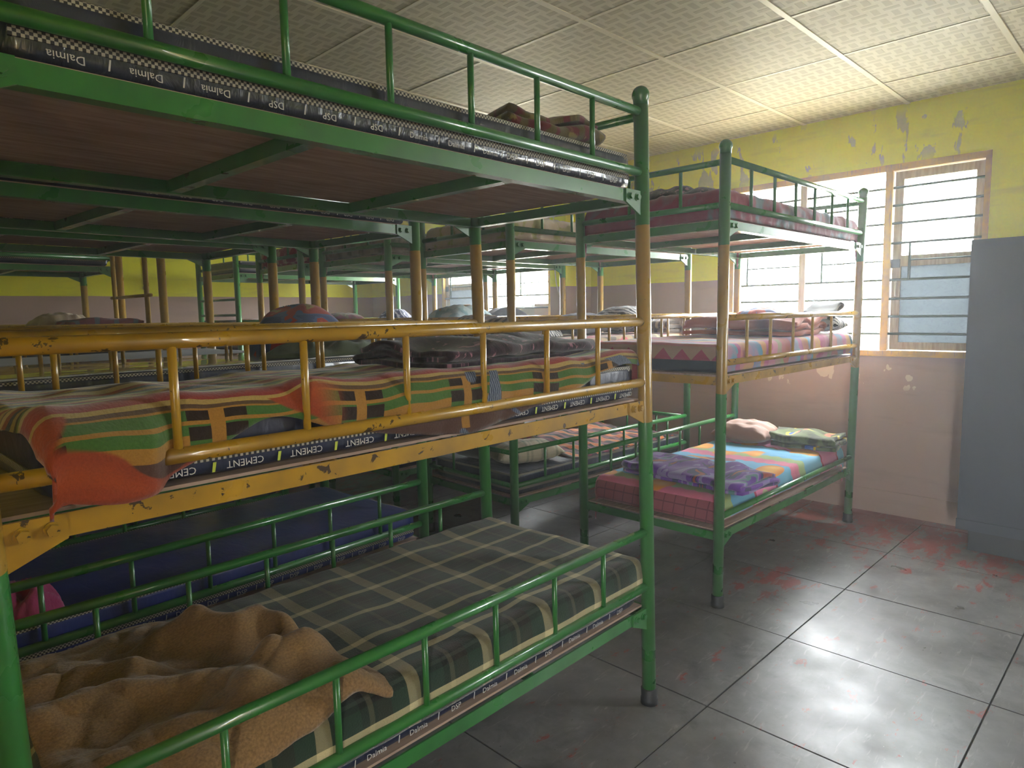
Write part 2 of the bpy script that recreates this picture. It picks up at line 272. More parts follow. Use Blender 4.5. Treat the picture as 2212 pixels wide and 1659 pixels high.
M['beige'] = fabric('beige_sheet_with_olive_print', lambda n, v: n.mix(n.ramp(n.noise(v, 7, 3), [(.55, 0.0), (.6, .7)]), 'b3a48c', '8f9440'), fuzz=.1)
M['greyprint'] = fabric('grey_green_printed_sheet', lambda n, v: n.mix(n.ramp(n.noise(v, 8, 3), [(.45, 0.0), (.6, .8)]), '8c8674', '59604f'), fuzz=.15)
M['redprint'] = fabric('red_printed_sheet', lambda n, v: n.mix(n.ramp(n.noise(v, 8, 2), [(.5, 0.0), (.56, 1.0)]), '8a2430', 'a88a6a'), fuzz=.15)
M['redblue'] = fabric('red_blue_floral_fleece', lambda n, v: n.ramp(n.noise(n.vm(v, (1, 1.7, 1)), 6, 2, .5, .4), [(0, '3a4a70'), (.42, '4a5a80'), (.48, '9a3a2c'), (.58, 'a8503a'), (.63, 'a08a50'), (.68, '2a3350')], True), fuzz=.2)
M['redcheck'] = fabric('red_grey_checked_blanket', lambda n, v: n.mix(.5, n.ramp(n.ma('FRACT', n.ma('MULTIPLY', n.sep(v)[0], 8.0)), [(0, '8a2a2a'), (.5, '6a7478'), (.75, '8a2a2a')], True), n.ramp(n.ma('FRACT', n.ma('MULTIPLY', n.sep(v)[1], 8.0)), [(0, '8a2a2a'), (.6, '5a5f64')], True)), fuzz=.2)
M['cream'] = fabric('cream_pillow_cotton', lambda n, v: n.mix(n.ramp(n.noise(v, 3, 3), [(.5, 0.0), (.7, .7)]), 'b9a98a', '80605a'), fuzz=.15)
M['brownfleck'] = fabric('brown_flecked_blanket', lambda n, v: n.mix(n.ramp(n.noise(v, 60, 2), [(.5, 0.0), (.6, 1.0)]), '4a2c1c', '8a5a3a'), fuzz=.2)
M['olive'] = fabric('olive_green_cloth', lambda n, v: n.mix(n.noise(v, 6), '3f4a34', '535f45'), fuzz=.15)
M['skyprint'] = fabric('pale_blue_orange_print', lambda n, v: n.mix(n.ramp(n.noise(v, 6, 2), [(.6, 0.0), (.63, 1.0)]), n.mix(n.ramp(n.noise(v, 11, 2), [(.45, 0.0), (.55, 1.0)]), 'c3d6da', '8fb4c0'), 'd09a4a'), fuzz=.08)
M['greywool'] = fabric('grey_wool', lambda n, v: n.mix(n.noise(v, 40, 3), '5a5f68', '3f444e'), fuzz=.3)
M['navywave'] = fabric('navy_wave_print', lambda n, v: n.mix(n.ramp(n.wave(v, 6, 5, 2), [(.8, 0.0), (.86, 1.0)]), '1f2a55', 'b9bcc8'), fuzz=.15)
M['zebra'] = fabric('black_white_patterned_cotton', lambda n, v: n.mix(n.ramp(n.wave(v, 9, 3, 2.5), [(.45, 0.0), (.55, 1.0)]), '2f3238', 'b9b8b4'), fuzz=.1)
M['pink'] = fabric('pink_towelling', lambda n, v: n.mix(n.noise(v, 9), 'a83e6c', '7d2a4e'), fuzz=.3, fscale=200)

# ------------------------------------------------------------------ mesh building
class MB:
    def __init__(s): s.v, s.f, s.uv = [], [], None
    def box(s, x0, x1, y0, y1, z0, z1):
        b = len(s.v); s.v += [(x, y, z) for z in (z0, z1) for y in (y0, y1) for x in (x0, x1)]
        s.f += [tuple(b+i for i in q) for q in ((0, 2, 3, 1), (4, 5, 7, 6), (0, 1, 5, 4), (2, 6, 7, 3), (0, 4, 6, 2), (1, 3, 7, 5))]; return s
    def tube(s, p, q, r, nn=12, r2=None, cap=True):
        p, q = Vector(p), Vector(q); d = (q-p).normalized(); a = d.orthogonal().normalized(); c = d.cross(a); b = len(s.v); r2 = r if r2 is None else r2
        for P, R in ((p, r), (q, r2)):
            for i in range(nn):
                t = 2*math.pi*i/nn; s.v.append(tuple(P+(a*math.cos(t)+c*math.sin(t))*R))
        for i in range(nn): j = (i+1) % nn; s.f.append((b+i, b+j, b+nn+j, b+nn+i))
        if cap: s.f.append(tuple(b+i for i in range(nn-1, -1, -1))); s.f.append(tuple(b+nn+i for i in range(nn)))
        return s
    def lathe(s, prof, nn=16):
        b = len(s.v)
        for r, z in prof:
            for i in range(nn): t = 2*math.pi*i/nn; s.v.append((r*math.cos(t), r*math.sin(t), z))
        for k in range(len(prof)-1):
            for i in range(nn): j = (i+1) % nn; s.f.append((b+k*nn+i, b+k*nn+j, b+(k+1)*nn+j, b+(k+1)*nn+i))
        s.f.append(tuple(b+i for i in range(nn-1, -1, -1))); s.f.append(tuple(b+(len(prof)-1)*nn+i for i in range(nn))); return s
    def prism(s, poly, y0, y1):        # polygon in x,z extruded along y
        b = len(s.v); k = len(poly); s.v += [(x, y0, z) for x, z in poly]+[(x, y1, z) for x, z in poly]
        s.f.append(tuple(b+i for i in range(k))); s.f.append(tuple(b+k+i for i in range(k-1, -1, -1)))
        for i in range(k): j = (i+1) % k; s.f.append((b+j, b+i, b+k+i, b+k+j))
        return s
    def grid(s, pts, uvs, wrap=False):
        ny, nx = len(pts), len(pts[0]); b = len(s.v); s.uv = s.uv or {}
        for j in range(ny):
            for i in range(nx): s.uv[len(s.v)] = uvs[j][i]; s.v.append(tuple(pts[j][i]))
        for j in range(ny-1):
            for i in range(nx-1): a = b+j*nx+i; s.f.append((a, a+1, a+nx+1, a+nx))
        return s
    def mesh(s, name, m, smooth=False):
        me = bpy.data.meshes.new(name); me.from_pydata(s.v, [], s.f)
        if s.uv:
            l = me.uv_layers.new(name='cloth')
            for lp in me.loops: l.data[lp.index].uv = s.uv.get(lp.vertex_index, (0, 0))
        me.materials.append(M[m] if isinstance(m, str) else m)
        if smooth: me.polygons.foreach_set('use_smooth', [True]*len(me.polygons))
        me.update(); return me
def new(name, me, parent=None, loc=(0, 0, 0), rot=(0, 0, 0)):
    o = bpy.data.objects.new(name, me); COL.objects.link(o); o.location = loc; o.rotation_euler = rot
    if parent is not None: o.parent = parent
    return o
def tag(o, label, cat, group=None):
    o['label'] = label; o['category'] = cat
    if group: o['group'] = group
    return o
def struct(o, label=None):
    o['kind'] = 'structure'
    if label: o['label'] = label
    return o
def nz(x, y, z=0.0): return mnoise.noise(Vector((x, y, z)))

# ------------------------------------------------------------------ room shell (room coordinates, turned by ROTR)
RR = (0, 0, ROTR)
fl = MB().box(XL, XW, YN, YB, -.12, -.006).mesh('floor', 'joint'); floor = struct(new('floor', fl, rot=RR), 'grey concrete floor scored into panels, with worn red paint')
def clip(a, b, lo, hi): return max(a, lo), min(b, hi)
FA, FB, FSX, FSY, GAP = .1535, -.1877, .75, .78, .0035
cache = {}
for i in range(-5, 5):
    for j in range(-7, 9):
        x0, x1 = clip(FA+i*FSX+GAP, FA+(i+1)*FSX-GAP, XL, XW); y0, y1 = clip(FB+j*FSY+GAP, FB+(j+1)*FSY-GAP, YN, YB)
        if x1-x0 < .02 or y1-y0 < .02: continue
        k = (round(x1-x0, 3), round(y1-y0, 3))
        if k not in cache: cache[k] = MB().box(0, x1-x0, 0, y1-y0, -.006, 0).mesh('floor_panel', 'floor')
        new('floor_panel', cache[k], floor, (x0, y0, random.uniform(-.0008, .0008)))
ce = MB().box(XL, XW, YN, YB, ZC+.03, ZC+.12).mesh('ceiling', 'gridbar'); ceil = struct(new('ceiling', ce, rot=RR), 'suspended ceiling of embossed white tiles in a metal grid')
CA, CB, CS = 1.2888, .7487, .7059
cache = {}
ci = range(math.floor((XL-CA)/CS), math.ceil((XW-CA)/CS)); cj = range(math.floor((YN-CB)/CS), math.ceil((YB-CB)/CS))
for i in ci:
    for j in cj:
        x0, x1 = clip(CA+i*CS+.004, CA+(i+1)*CS-.004, XL, XW); y0, y1 = clip(CB+j*CS+.004, CB+(j+1)*CS-.004, YN, YB)
        if x1-x0 < .03 or y1-y0 < .03: continue
        k = (round(x1-x0, 3), round(y1-y0, 3))
        if k not in cache: cache[k] = MB().box(0, x1-x0, 0, y1-y0, 0, .01).mesh('ceiling_tile', 'tile')
        new('ceiling_tile', cache[k], ceil, (x0, y0, ZC+random.uniform(0, .003)))
bar = MB().box(XL, XW, -.014, .014, ZC-.004, ZC+.004).mesh('grid_bar', 'gridbar')
for j in cj:
    y = CB+j*CS
    if YN+.02 < y < YB-.02: new('grid_bar', bar, ceil, (0, y, 0))
bar = MB().box(-.009, .009, YN, YB, ZC-.002, ZC+.004).mesh('grid_bar', 'gridbar')
for i in ci:
    x = CA+i*CS
    if XL+.02 < x < XW-.02: new('grid_bar', bar, ceil, (x, 0, 0))
T = .23
b = MB()
ys = sorted([YN-T, YB+T]+[q for w in WINS for q in w])
b.box(XW, XW+T, YN-T, YB+T, -.1, WZ0); b.box(XW, XW+T, YN-T, YB+T, WZ1, ZC+.12)
for a, c in zip(ys[0::2], ys[1::2]): b.box(XW, XW+T, a, c, WZ0, WZ1)
struct(new('wall_right', b.mesh('wall_right', 'wall'), rot=RR), 'window wall painted yellow-green over mauve with peeling patches')
struct(new('wall_back', MB().box(XL-T, XW, YB, YB+T, -.1, ZC+.12).mesh('wall_back', 'wall'), rot=RR), 'far wall painted yellow-green over mauve')
struct(new('wall_left', MB().box(XL-T, XL, YN, DOOR[0], -.1, ZC+.12).box(XL-T, XL, DOOR[1], YB, -.1, ZC+.12).box(XL-T, XL, DOOR[0], DOOR[1], DOOR[2], ZC+.12).mesh('wall_left', 'wall'), rot=RR))
struct(new('wall_front', MB().box(XL-T, XW, YN-T, YN, -.1, ZC+.12).mesh('wall_front', 'wall'), rot=RR))
dr_ = struct(new('door_1', None, rot=RR), 'open doorway with an ochre frame')
for q in (MB().box(XL-.16, XL+.01, DOOR[0], DOOR[0]+.05, 0, DOOR[2]), MB().box(XL-.16, XL+.01, DOOR[1]-.05, DOOR[1], 0, DOOR[2])): new('door_jamb', q.mesh('door_jamb', 'ochre'), dr_)
new('door_head', MB().box(XL-.16, XL+.01, DOOR[0], DOOR[1], DOOR[2]-.05, DOOR[2]).mesh('door_head', 'ochre'), dr_)
struct(new('trim_1', MB().box(2.90, XW, 2.825, 3.03, 0, ZC).mesh('trim_1', 'wall'), rot=RR), 'painted pillar projecting from the wall between two windows')
struct(new('baseboard_right', MB().box(XW-.012, XW, YN, YB, 0, .17).mesh('baseboard_right', 'wall'), rot=RR), 'low mauve plaster skirting below the windows')

n = NT('dry_ground'); M['ground'] = n.done(n.mix(n.noise(n.co('Object'), .7, 5), '948b7a', '868270'), .95)
g_ = MB()
for x0_, x1_, y0_, y1_ in ((XW+T, 60, -60, 60), (-60, XL-T, -60, 60)):
    i_ = len(g_.v); g_.v += [(x0_, y0_, -.2), (x1_, y0_, -.2), (x1_, y1_, -.2), (x0_, y1_, -.2)]; g_.f.append((i_, i_+1, i_+2, i_+3))
struct(new('ground', g_.mesh('ground', 'ground'), rot=RR), 'dry pale ground outside the windows')
# ------------------------------------------------------------------ windows
def window(nm, y0, y1, lab, closed, extra=None):
    w = new(nm, None, rot=RR); struct(w, lab); x0, x1 = XW-.012, XW+.075; fw_ = .045
    def part(name, bb, m): return new(name, bb.mesh(name, m), w)
    part('frame_head', MB().box(x0, x1, y0, y1, WZ1-fw_, WZ1), 'ochre'); part('sill', MB().box(x0-.03, x1, y0, y1, WZ0, WZ0+.04), 'ochre')
    part('frame_jamb', MB().box(x0, x1, y0, y0+fw_*.7, WZ0, WZ1), 'ochre'); part('frame_jamb', MB().box(x0, x1, y1-fw_*.7, y1, WZ0, WZ1), 'ochre')
    bay = (y1-y0)/3
    for k in (1, 2):
        part('mullion', MB().box(x0+.004, x1, y0+k*bay-.024, y0+k*bay+.024, WZ0+.04, WZ1-fw_), 'ochre' if k == 1 else 'wood')
    for z in (2.361, 2.237, 2.113, 1.973, 1.715, 1.580, 1.453, 1.329):
        part('window_bar', MB().tube((XW+.012, y0+.01, z), (XW+.012, y1-.01, z), .009, 8), 'iron')
    for k in range(3):
        yb = y0+k*bay
        part('window_bar', MB().tube((XW+.012, yb+bay*.76, 1.715), (XW+.012, yb+bay*.76, 1.973), .009, 8), 'iron')
        part('window_bar', MB().tube((XW+.012, yb+.03, 1.85), (XW+.012, yb+bay*.76, 1.85), .0055, 8), 'iron')
    for k in closed:      # a casement sash with an upper and a lower pane
        a, c = y0+k*bay+.03, y0+(k+1)*bay-.03; sx0, sx1 = XW+.03, XW+.066; z0, z1 = WZ0+.045, WZ1-.05; st = .055
        s = part('sash', MB().box(sx0, sx1, a, a+st, z0, z1).box(sx0, sx1, c-st, c, z0, z1).box(sx0, sx1, a+st, c-st, z0, z0+st).box(sx0, sx1, a+st, c-st, z1-st, z1).box(sx0, sx1, a+st, c-st, 1.809, 1.885), 'wood')
        for nm2, za, zb, m in (('glass_pane', z0+st, 1.809, 'frost'), ('glass_pane', 1.885, z1-st, 'glass')):
            new(nm2, MB().box(sx0+.014, sx0+.018, a+st, c-st, za, zb).mesh(nm2, m), s)
        new('hinge_plate', MB().box(sx0-.006, sx0, c-.05, c+.015, 1.80, 1.86).mesh('hinge_plate', 'steel'), s)
        new('handle', MB().tube((sx0-.02, c-.03, 1.60), (sx0-.02, c-.03, 1.70), .006, 8).tube((sx0-.02, c-.03, 1.60), (sx0, c-.03, 1.60), .005, 8).tube((sx0-.02, c-.03, 1.70), (sx0, c-.03, 1.70), .005, 8).mesh('handle', 'gridbar'), s)
    return w
window('window_1', *WINS[0], 'barred window with one closed casement beside the blue-grey cabinet', (0,))
w2 = window('window_2', *WINS[1], 'barred window in the far part of the window wall behind the bunks', (2,))
window('window_3', *WINS[2], 'barred window of three bays', (0, 2))
new('board_panel', MB().box(XW+.02, XW+.03, 3.42, 3.62, WZ0+.04, 1.62).mesh('board_panel', 'edge'), w2)
new('board_panel', MB().prism([(XW+.03, WZ0+.04), (XW+.04, WZ0+.04), (XW+.04, 1.60), (XW+.03, 1.60)], 3.60, 3.90).mesh('board_panel', 'greyprint'), w2)

# ------------------------------------------------------------------ steel cabinet
cab = tag(new('steel_cabinet', None, loc=room(2.77, -.47), rot=RR), 'tall blue-grey steel cabinet standing by the casement window', 'cabinet')
DX, CWD = .46, .92
new('carcass', MB().box(0, DX, -CWD, 0, .13, 1.915).mesh('carcass', 'steel'), cab)
new('base_frame', MB().box(-.006, DX, -CWD-.004, .004, .13, .195).mesh('base_frame', 'steel'), cab)
new('plinth', MB().box(.02, DX, -CWD+.05, -.06, 0, .13).mesh('plinth', 'plinth'), cab)
for k in range(2):
    d_ = new('door', MB().box(-.012, -.001, -CWD+.012+k*.45, -CWD+.456+k*.45, .205, 1.905).mesh('door', 'steel'), cab)
    if k == 0: new('handle', MB().tube((-.03, -.50, 1.0), (-.03, -.50, 1.14), .008, 8).tube((-.03, -.5, 1.0), (-.012, -.5, 1.0), .006, 8).tube((-.03, -.5, 1.14), (-.012, -.5, 1.14), .006, 8).mesh('handle', 'gridbar'), d_)

# ------------------------------------------------------------------ bunk beds
L, W = 1.90, .874
TIERS = [dict(f=.395, lo=.478, up=.693), dict(f=1.195, lo=1.263, up=1.485), dict(f=1.948, lo=2.017, up=2.225)]
HT = 2.262; RP = .0265
lib = {}
def shape(key, m):
    k = (key, m)
    if k in lib: return lib[k]
    b = MB(); sm = True
    if key == 'post': b.lathe([(RP, .045), (RP, HT)], 18)
    elif key == 'finial_ball': b.lathe([(.0265, -.012)]+[(.0315*math.sin(t), .022-.0315*math.cos(t)) for t in [math.pi*q/12 for q in range(4, 13)]][:-1]+[(.002, .0535)], 18)
    elif key == 'foot_cap': b.lathe([(.034, 0), (.034, .02), (.031, .026), (.032, .06), (.0285, .064)], 16)
    elif key == 'side_rail': sm = False; b.box(0, L-.05, -.003, .003, -.042, 0).box(0, L-.05, .003, .034, -.042, -.038)
    elif key == 'end_rail': sm = False; b.box(-.003, .003, 0, W-.05, -.042, 0).box(.003, .034, 0, W-.05, -.042, -.038)
    elif key == 'bed_board': sm = False; b.box(0, L-.04, 0, W-.03, 0, .007)
    elif key == 'crossbar': sm = False; b.box(-.003, .003, 0, W-.02, -.036, 0).box(.003, .032, 0, W-.02, -.036, -.032)
    elif key == 'corner_bracket': sm = False; b.prism([(.02, .0), (.115, .0), (.115, -.044), (.02, -.086)], -.004, .004)
    elif key == 'bolt': sm = False; b.tube((0, -.002, 0), (0, -.013, 0), .011, 6).tube((0, 0, 0), (0, -.003, 0), .014, 12)
    elif key == 'guard_rail': b.tube((.01, 0, 0), (L-.01, 0, 0), .0158, 14)
    elif key == 'end_bar': b.tube((0, .01, 0), (0, W-.01, 0), .0145, 12)
    elif key.startswith('baluster'): h = float(key.split(':')[1]); b.tube((0, 0, 0), (0, 0, h), .0088, 8)
    elif key == 'rung': b.tube((0, .02, 0), (0, W-.02, 0), .012, 10)
    lib[k] = b.mesh(key.split(':')[0], m, sm); return lib[k]
def bed(label, ax, ay, rot, x0, lean=(0, 0), cols=('green', 'yellow', 'green'), postm='post', skip=(), fb=None, ends=None, rungs=None, nbal=None, Lb=L, tiers=(0, 1, 2)):
    """ax, ay anchor post; x0 = -L when the anchor is the right end, 0 when it is the left end"""
    root = tag(new('bunk_bed', None, loc=(ax, ay, 0), rot=(0, 0, rot)), label, 'bunk bed', 'bunk beds of the dormitory')
    def pl(z): return Vector((lean[0]*(z-1.3), lean[1]*(z-1.3), 0))
    def put(name, key, m, x, y, z, rz=0, parent=root, off=True):
        o = new(name, shape(key, m), parent); o.location = Vector((x, y, z))+(pl(z) if off else Vector((0, 0, 0))); o.rotation_euler = (0, 0, rz); return o
    xr_ = x0+L; x0 = xr_-Lb if x0 < 0 else x0; k_ = Lb/L
    for px in (x0, x0+Lb):
        for py in (0, W):
            p = put('post', 'post', postm, px, py, 0); p.rotation_euler = (-lean[1], lean[0], 0)
            put('finial_ball', 'finial_ball', cols[2], 0, 0, HT, 0, p, False); put('foot_cap', 'foot_cap', 'rubber', 0, 0, 0, 0, p, False)
    for t, tr in enumerate(TIERS):
        if t not in tiers: continue
        m = cols[t]; f = tr['f']
        put('side_rail', 'side_rail', m, x0+.025, 0, f).scale.x = k_; put('side_rail', 'side_rail', m, x0+Lb-.025, W, f, math.pi).scale.x = k_
        put('end_rail', 'end_rail', m, x0, .025, f); put('end_rail', 'end_rail', m, x0+Lb, W-.025, f, math.pi)
        put('bed_board', 'bed_board', 'ply', x0+.02, .015, f).scale.x = k_
        for q in (.335, .665): put('crossbar', 'crossbar', m, x0+Lb*q, .01, f-.001)
        for px, sx in ((x0, 1), (x0+Lb, -1)):
            for py, sy in ((0, 1), (W, -1)):
                br = put('corner_bracket', 'corner_bracket', m, px, py-.006*sy, f+.001); br.scale = (sx, sy, 1)
                for bx_ in (.05, .092): o = new('bolt', shape('bolt', m), br); o.location = (bx_, -.004, -.024)
        h = tr['up']-tr['lo']; bal = (nbal or {}).get(t, [L*q/7 for q in range(1, 7)])
        for side, y in (('front', 0.0), ('back', W)):
            if (t, side) in skip: continue
            if (t, side, 'up') not in skip: put('guard_rail', 'guard_rail', m, x0, y, tr['up']).scale.x = k_
            put('guard_rail', 'guard_rail', m, x0, y, tr['lo']).scale.x = k_
            if (t, side, 'up') not in skip:
                for xb in bal: put('baluster', f'baluster:{h:.3f}', m, xr_-L+xb if x0 < -.01 else x0+xb, y, tr['lo'])
        for side, x in (('near', x0), ('far', x0+Lb)):
            e = (ends or {}).get((t, side), 'full' if t != 1 else None)
            if e is None: continue
            put('end_bar', 'end_bar', m, x, 0, tr['up']-.012)
            if e == 'full':
                put('end_bar', 'end_bar', m, x, 0, tr['lo'])
                for q in ((.33, .67) if t == 0 else (.27, .62)): put('baluster', f'baluster:{h-.012:.3f}', m, x, W*q, tr['lo'])
    if rungs:
        x, zs, m, dx = rungs
        for yy in (.10, W-.10) if dx else ():
            put('ladder_stile', 'post', postm, x+dx, yy, 0, off=False).scale = (.62, .62, .96)
        for z in zs: put('rung', 'rung', m, x+dx, 0, z)
    return root
nobars = {(t, s): None for t in range(3) for s in ('near', 'far')}
A = bed('green and yellow triple bunk bed with plaid and tan blankets on its lowest tier', 0, 0, 0, -L, (-.0187, .0088), Lb=1.965, ends={**nobars, (2, 'far'): 'bar', (2, 'near'): 'full', (0, 'near'): None},
        nbal={0: [1.9-q for q in (1.622, 1.357, 1.09, .824, .555, .288)], 1: [1.9-q for q in (1.655, 1.38, 1.099, .83, .557, .292)], 2: [1.9-q for q in (1.64, 1.369, 1.1, .834, .566, .294)]})
A2 = bed('triple bunk bed with bare royal blue mattress below, behind the plaid-blanket bunk', -.047, 1.266, .039, -L, ends=nobars)
A3 = bed('triple bunk bed right behind the one with the bare royal blue mattress', -.233, 2.3375, .012, -L, ends=nobars)
A4 = bed('all-yellow bunk bed with rungs on its end and a cream pillow', -.39, 3.60, 0, -L, cols=('yellow',)*3, postm='post_yellow', ends=nobars, tiers=(0, 1), rungs=(0, (.60, .90, 1.43, 1.69, 2.06), 'yellow', -.07))
A5 = bed('green and yellow bunk bed standing right behind the all-yellow bunk', -.34, 4.75, 0, -L, ends={**nobars, (2, 'far'): 'full'})
B = bed('triple bunk bed with leaf-pattern blanket below, standing by the open window bays', .9467, .1596, -.026, 0, (-.042, -.025), skip=((0, 'front', 'up'), (2, 'back')),
        ends={**nobars, (2, 'near'): 'full', (2, 'far'): 'full'}, nbal={1: [.262, .54, .84, 1.123, 1.428]})
C = bed('triple bunk bed with orange and black striped blanket on its lowest tier', .7657, 1.3977, -.057, 0)
D = bed('triple bunk bed with grey-green printed sheet on its top tier', .7394, 2.5505, -.0126, 0)
E_ = bed('triple bunk bed with red printed sheet on its top tier', .674, 3.62, -.09, 0)
F = bed('all-green bunk bed with rungs on its end, near the far wall', .785, 5.02, 0, 0, cols=('green',)*3, postm='post_green', ends=nobars, rungs=(0, (.55, .85, 1.16, 1.55, 1.70, 2.12), 'green', 0))
BEDS = dict(A=(A, -L), A2=(A2, -L), A3=(A3, -L), A4=(A4, -L), A5=(A5, -L), B=(B, 0), C=(C, 0), D=(D, 0), E=(E_, 0), F=(F, 0))
def base(key, t, zextra=0.0):
    """matrix of the top of the board of a tier; x from 0 to L, y from 0 to W"""
    root, x0 = BEDS[key]; z = TIERS[t]['f']+.0125
    lean = {'A': (-.0187, .0088), 'B': (-.042, -.025)}.get(key, (0, 0))
    a = root.rotation_euler.z
    return Matrix.Translation(root.location) @ Matrix.Rotation(a, 4, 'Z') @ Matrix.Translation((x0+lean[0]*(z-1.3), lean[1]*(z-1.3), z+zextra))

# ------------------------------------------------------------------ mattresses
def rbox(x0, x1, y0, y1, z0, z1, r, seed=0, amp=.004, nxy=(36, 16)):
    """soft-edged slab: a lofted closed shell with gentle unevenness"""
    b = MB(); prof = []
    for k in range(5): t = math.pi/2*k/4; prof.append((r*(1-math.sin(t)), z0+r*(1-math.cos(t)) if True else 0))
    # outline rings from the bottom edge up to the top, then the top filled as a grid
    rings = [(r*.6, z0), (r*.15, z0+r*.3), (0, z0+r*.9), (0, (z0+z1)/2), (0, z1-r)]+[(r*(1-math.cos(t)), z1-r+r*math.sin(t)) for t in (.4, .8, 1.2, math.pi/2)]
    nx, ny = nxy; per = []
    for i in range(nx): per.append((i/nx, 0.0))
    for j in range(ny): per.append((1.0, j/ny))
    for i in range(nx): per.append((1-i/nx, 1.0))
    for j in range(ny): per.append((0.0, 1-j/ny))
    n_ = len(per)
    def pos(a, c, ins, z):
        X0, X1, Y0, Y1 = x0+ins, x1-ins, y0+ins, y1-ins; x, y = X0+(X1-X0)*a, Y0+(Y1-Y0)*c
        rc = .03; cx, cyy = min(max(x, X0+rc), X1-rc), min(max(y, Y0+rc), Y1-rc); d = Vector((x-cx, y-cyy))
        if d.length > 1e-9 and abs(x-cx) > 1e-6 and abs(y-cyy) > 1e-6: d = d.normalized()*min(d.length, rc); x, y = cx+d.x, cyy+d.y
        w = amp*nz(x*6, y*6+z*30, seed); return (x+w*.5, y+w*.5, z+w)
    st = []
    for ins, z in rings: st.append(len(b.v)); b.v += [pos(a, c, ins, z) for a, c in per]
    for k in range(len(rings)-1):
        for i in range(n_): j = (i+1) % n_; b.f.append((st[k]+i, st[k]+j, st[k+1]+j, st[k+1]+i))
    top = st[-1]; gi = {}
    for i in range(nx+1):
        for j in range(ny+1):
            a, c = i/nx, j/ny
            if j == 0 and i < nx: gi[i, j] = top+i
            elif i == nx and j < ny: gi[i, j] = top+nx+j
            elif j == ny and i > 0: gi[i, j] = top+nx+ny+(nx-i)
            elif i == 0 and j > 0: gi[i, j] = top+2*nx+ny+(ny-j)
            else: gi[i, j] = len(b.v); b.v.append(pos(a, c, r, z1+.006*math.sin(math.pi*a)*math.sin(math.pi*c)))
    for i in range(nx):
        for j in range(ny): b.f.append((gi[i, j], gi[i+1, j], gi[i+1, j+1], gi[i, j+1]))
    b.f.append(tuple(st[0]+i for i in range(n_-1, -1, -1)))
    b.uv = {i: (v[0]+(v[2]-z0 if False else 0), v[1]+(z1-v[2])) for i, v in enumerate(b.v)}
    return b
def strip(x0, x1, y0, y1, z0, z1, out=.003):
    b = MB(); b.uv = {}
    for (ax, ay), (bx_, by), (ox, oy) in (((x0+.02, y0), (x1-.02, y0), (0, -1)), ((x1, y0+.02), (x1, y1-.02), (1, 0)), ((x1-.02, y1), (x0+.02, y1), (0, 1)), ((x0, y1-.02), (x0, y0+.02), (-1, 0))):
        ln = math.hypot(bx_-ax, by-ay); i = len(b.v); o1, o2 = -.004, out
        for (px, py, s) in ((ax, ay, 0), (bx_, by, ln)):
            for o in (o1, o2):
                for z in (z0, z1): b.uv[len(b.v)] = (s, z-z0); b.v.append((px+ox*o, py+oy*o, z))
        b.f += [tuple(i+q for q in t) for t in ((2, 6, 7, 3), (0, 2, 3, 1), (4, 5, 7, 6), (1, 3, 7, 5), (0, 4, 6, 2), (0, 1, 5, 4))]
    return b
def textmesh(s, size):
    cu_ = bpy.data.curves.new('lettering', 'FONT'); cu_.body = s; cu_.size = size; cu_.align_x = 'CENTER'; cu_.align_y = 'CENTER'; cu_.resolution_u = 2
    o = bpy.data.objects.new('lettering', cu_); me = bpy.data.meshes.new_from_object(o); bpy.data.objects.remove(o); bpy.data.curves.remove(cu_)
    return [tuple(v.co) for v in me.vertices], [tuple(p.vertices) for p in me.polygons]
TXT = {}
def mattress(key, t, label, m, th=.125, inset=.024, x=(.03, L-.03), bands=True, name='mattress', words=None, r=.022):
    mt = base(key, t); x0, x1 = x; y0, y1 = inset, W-inset
    o = new(name, rbox(x0, x1, y0, y1, 0, th, r, hash((key, t)) % 97 if False else t*3.1+len(key)).mesh(name, m, True)); o.matrix_world = mt
    tag(o, label, 'mattress', 'mattresses on the bunk tiers')
    if bands:
        new('check_band', strip(x0, x1, y0, y1, .030, .046).mesh('check_band', 'check'), o)
        new('check_piping', strip(x0+.008, x1-.008, y0+.008, y1-.008, th-.021, th-.002, .006).mesh('check_piping', 'check'), o)
    if words:        # repeated print along the front edge
        b, b2 = MB(), MB()
        for (xa, txt, flip, zc, size) in words:
            if (txt, size) not in TXT: TXT[txt, size] = textmesh(txt, size)
            vs_, fs = TXT[txt, size]; i = len(b.v); s = -1 if flip else 1
            b.v += [(xa+s*v[0], y0-.0035, zc+s*v[1]) for v in vs_]; b.f += [tuple(i+q for q in f) for f in fs]
        xs = sorted({w_[0] for w_ in words})
        tick = 'lime' if any('CEMENT' == w_[1] for w_ in words) else 'ink'
        for a, c in zip(xs, xs[1:]):
            xm = (a+c)/2
            if c-a < .25: b2.prism([(xm, .006), (xm+.003+.003*(tick == 'lime'), .006), (xm+.006+.004*(tick == 'lime'), .026), (xm+.003, .026)], y0-.0038, y0-.0032)
        p = new('printed_lettering', b.mesh('printed_lettering', 'ink'), o); p['kind'] = 'stuff'; p['label'] = 'pale repeated print on the navy edge'
        if b2.v: new('printed_tick', b2.mesh('printed_tick', tick), o)['kind'] = 'stuff'
    return o

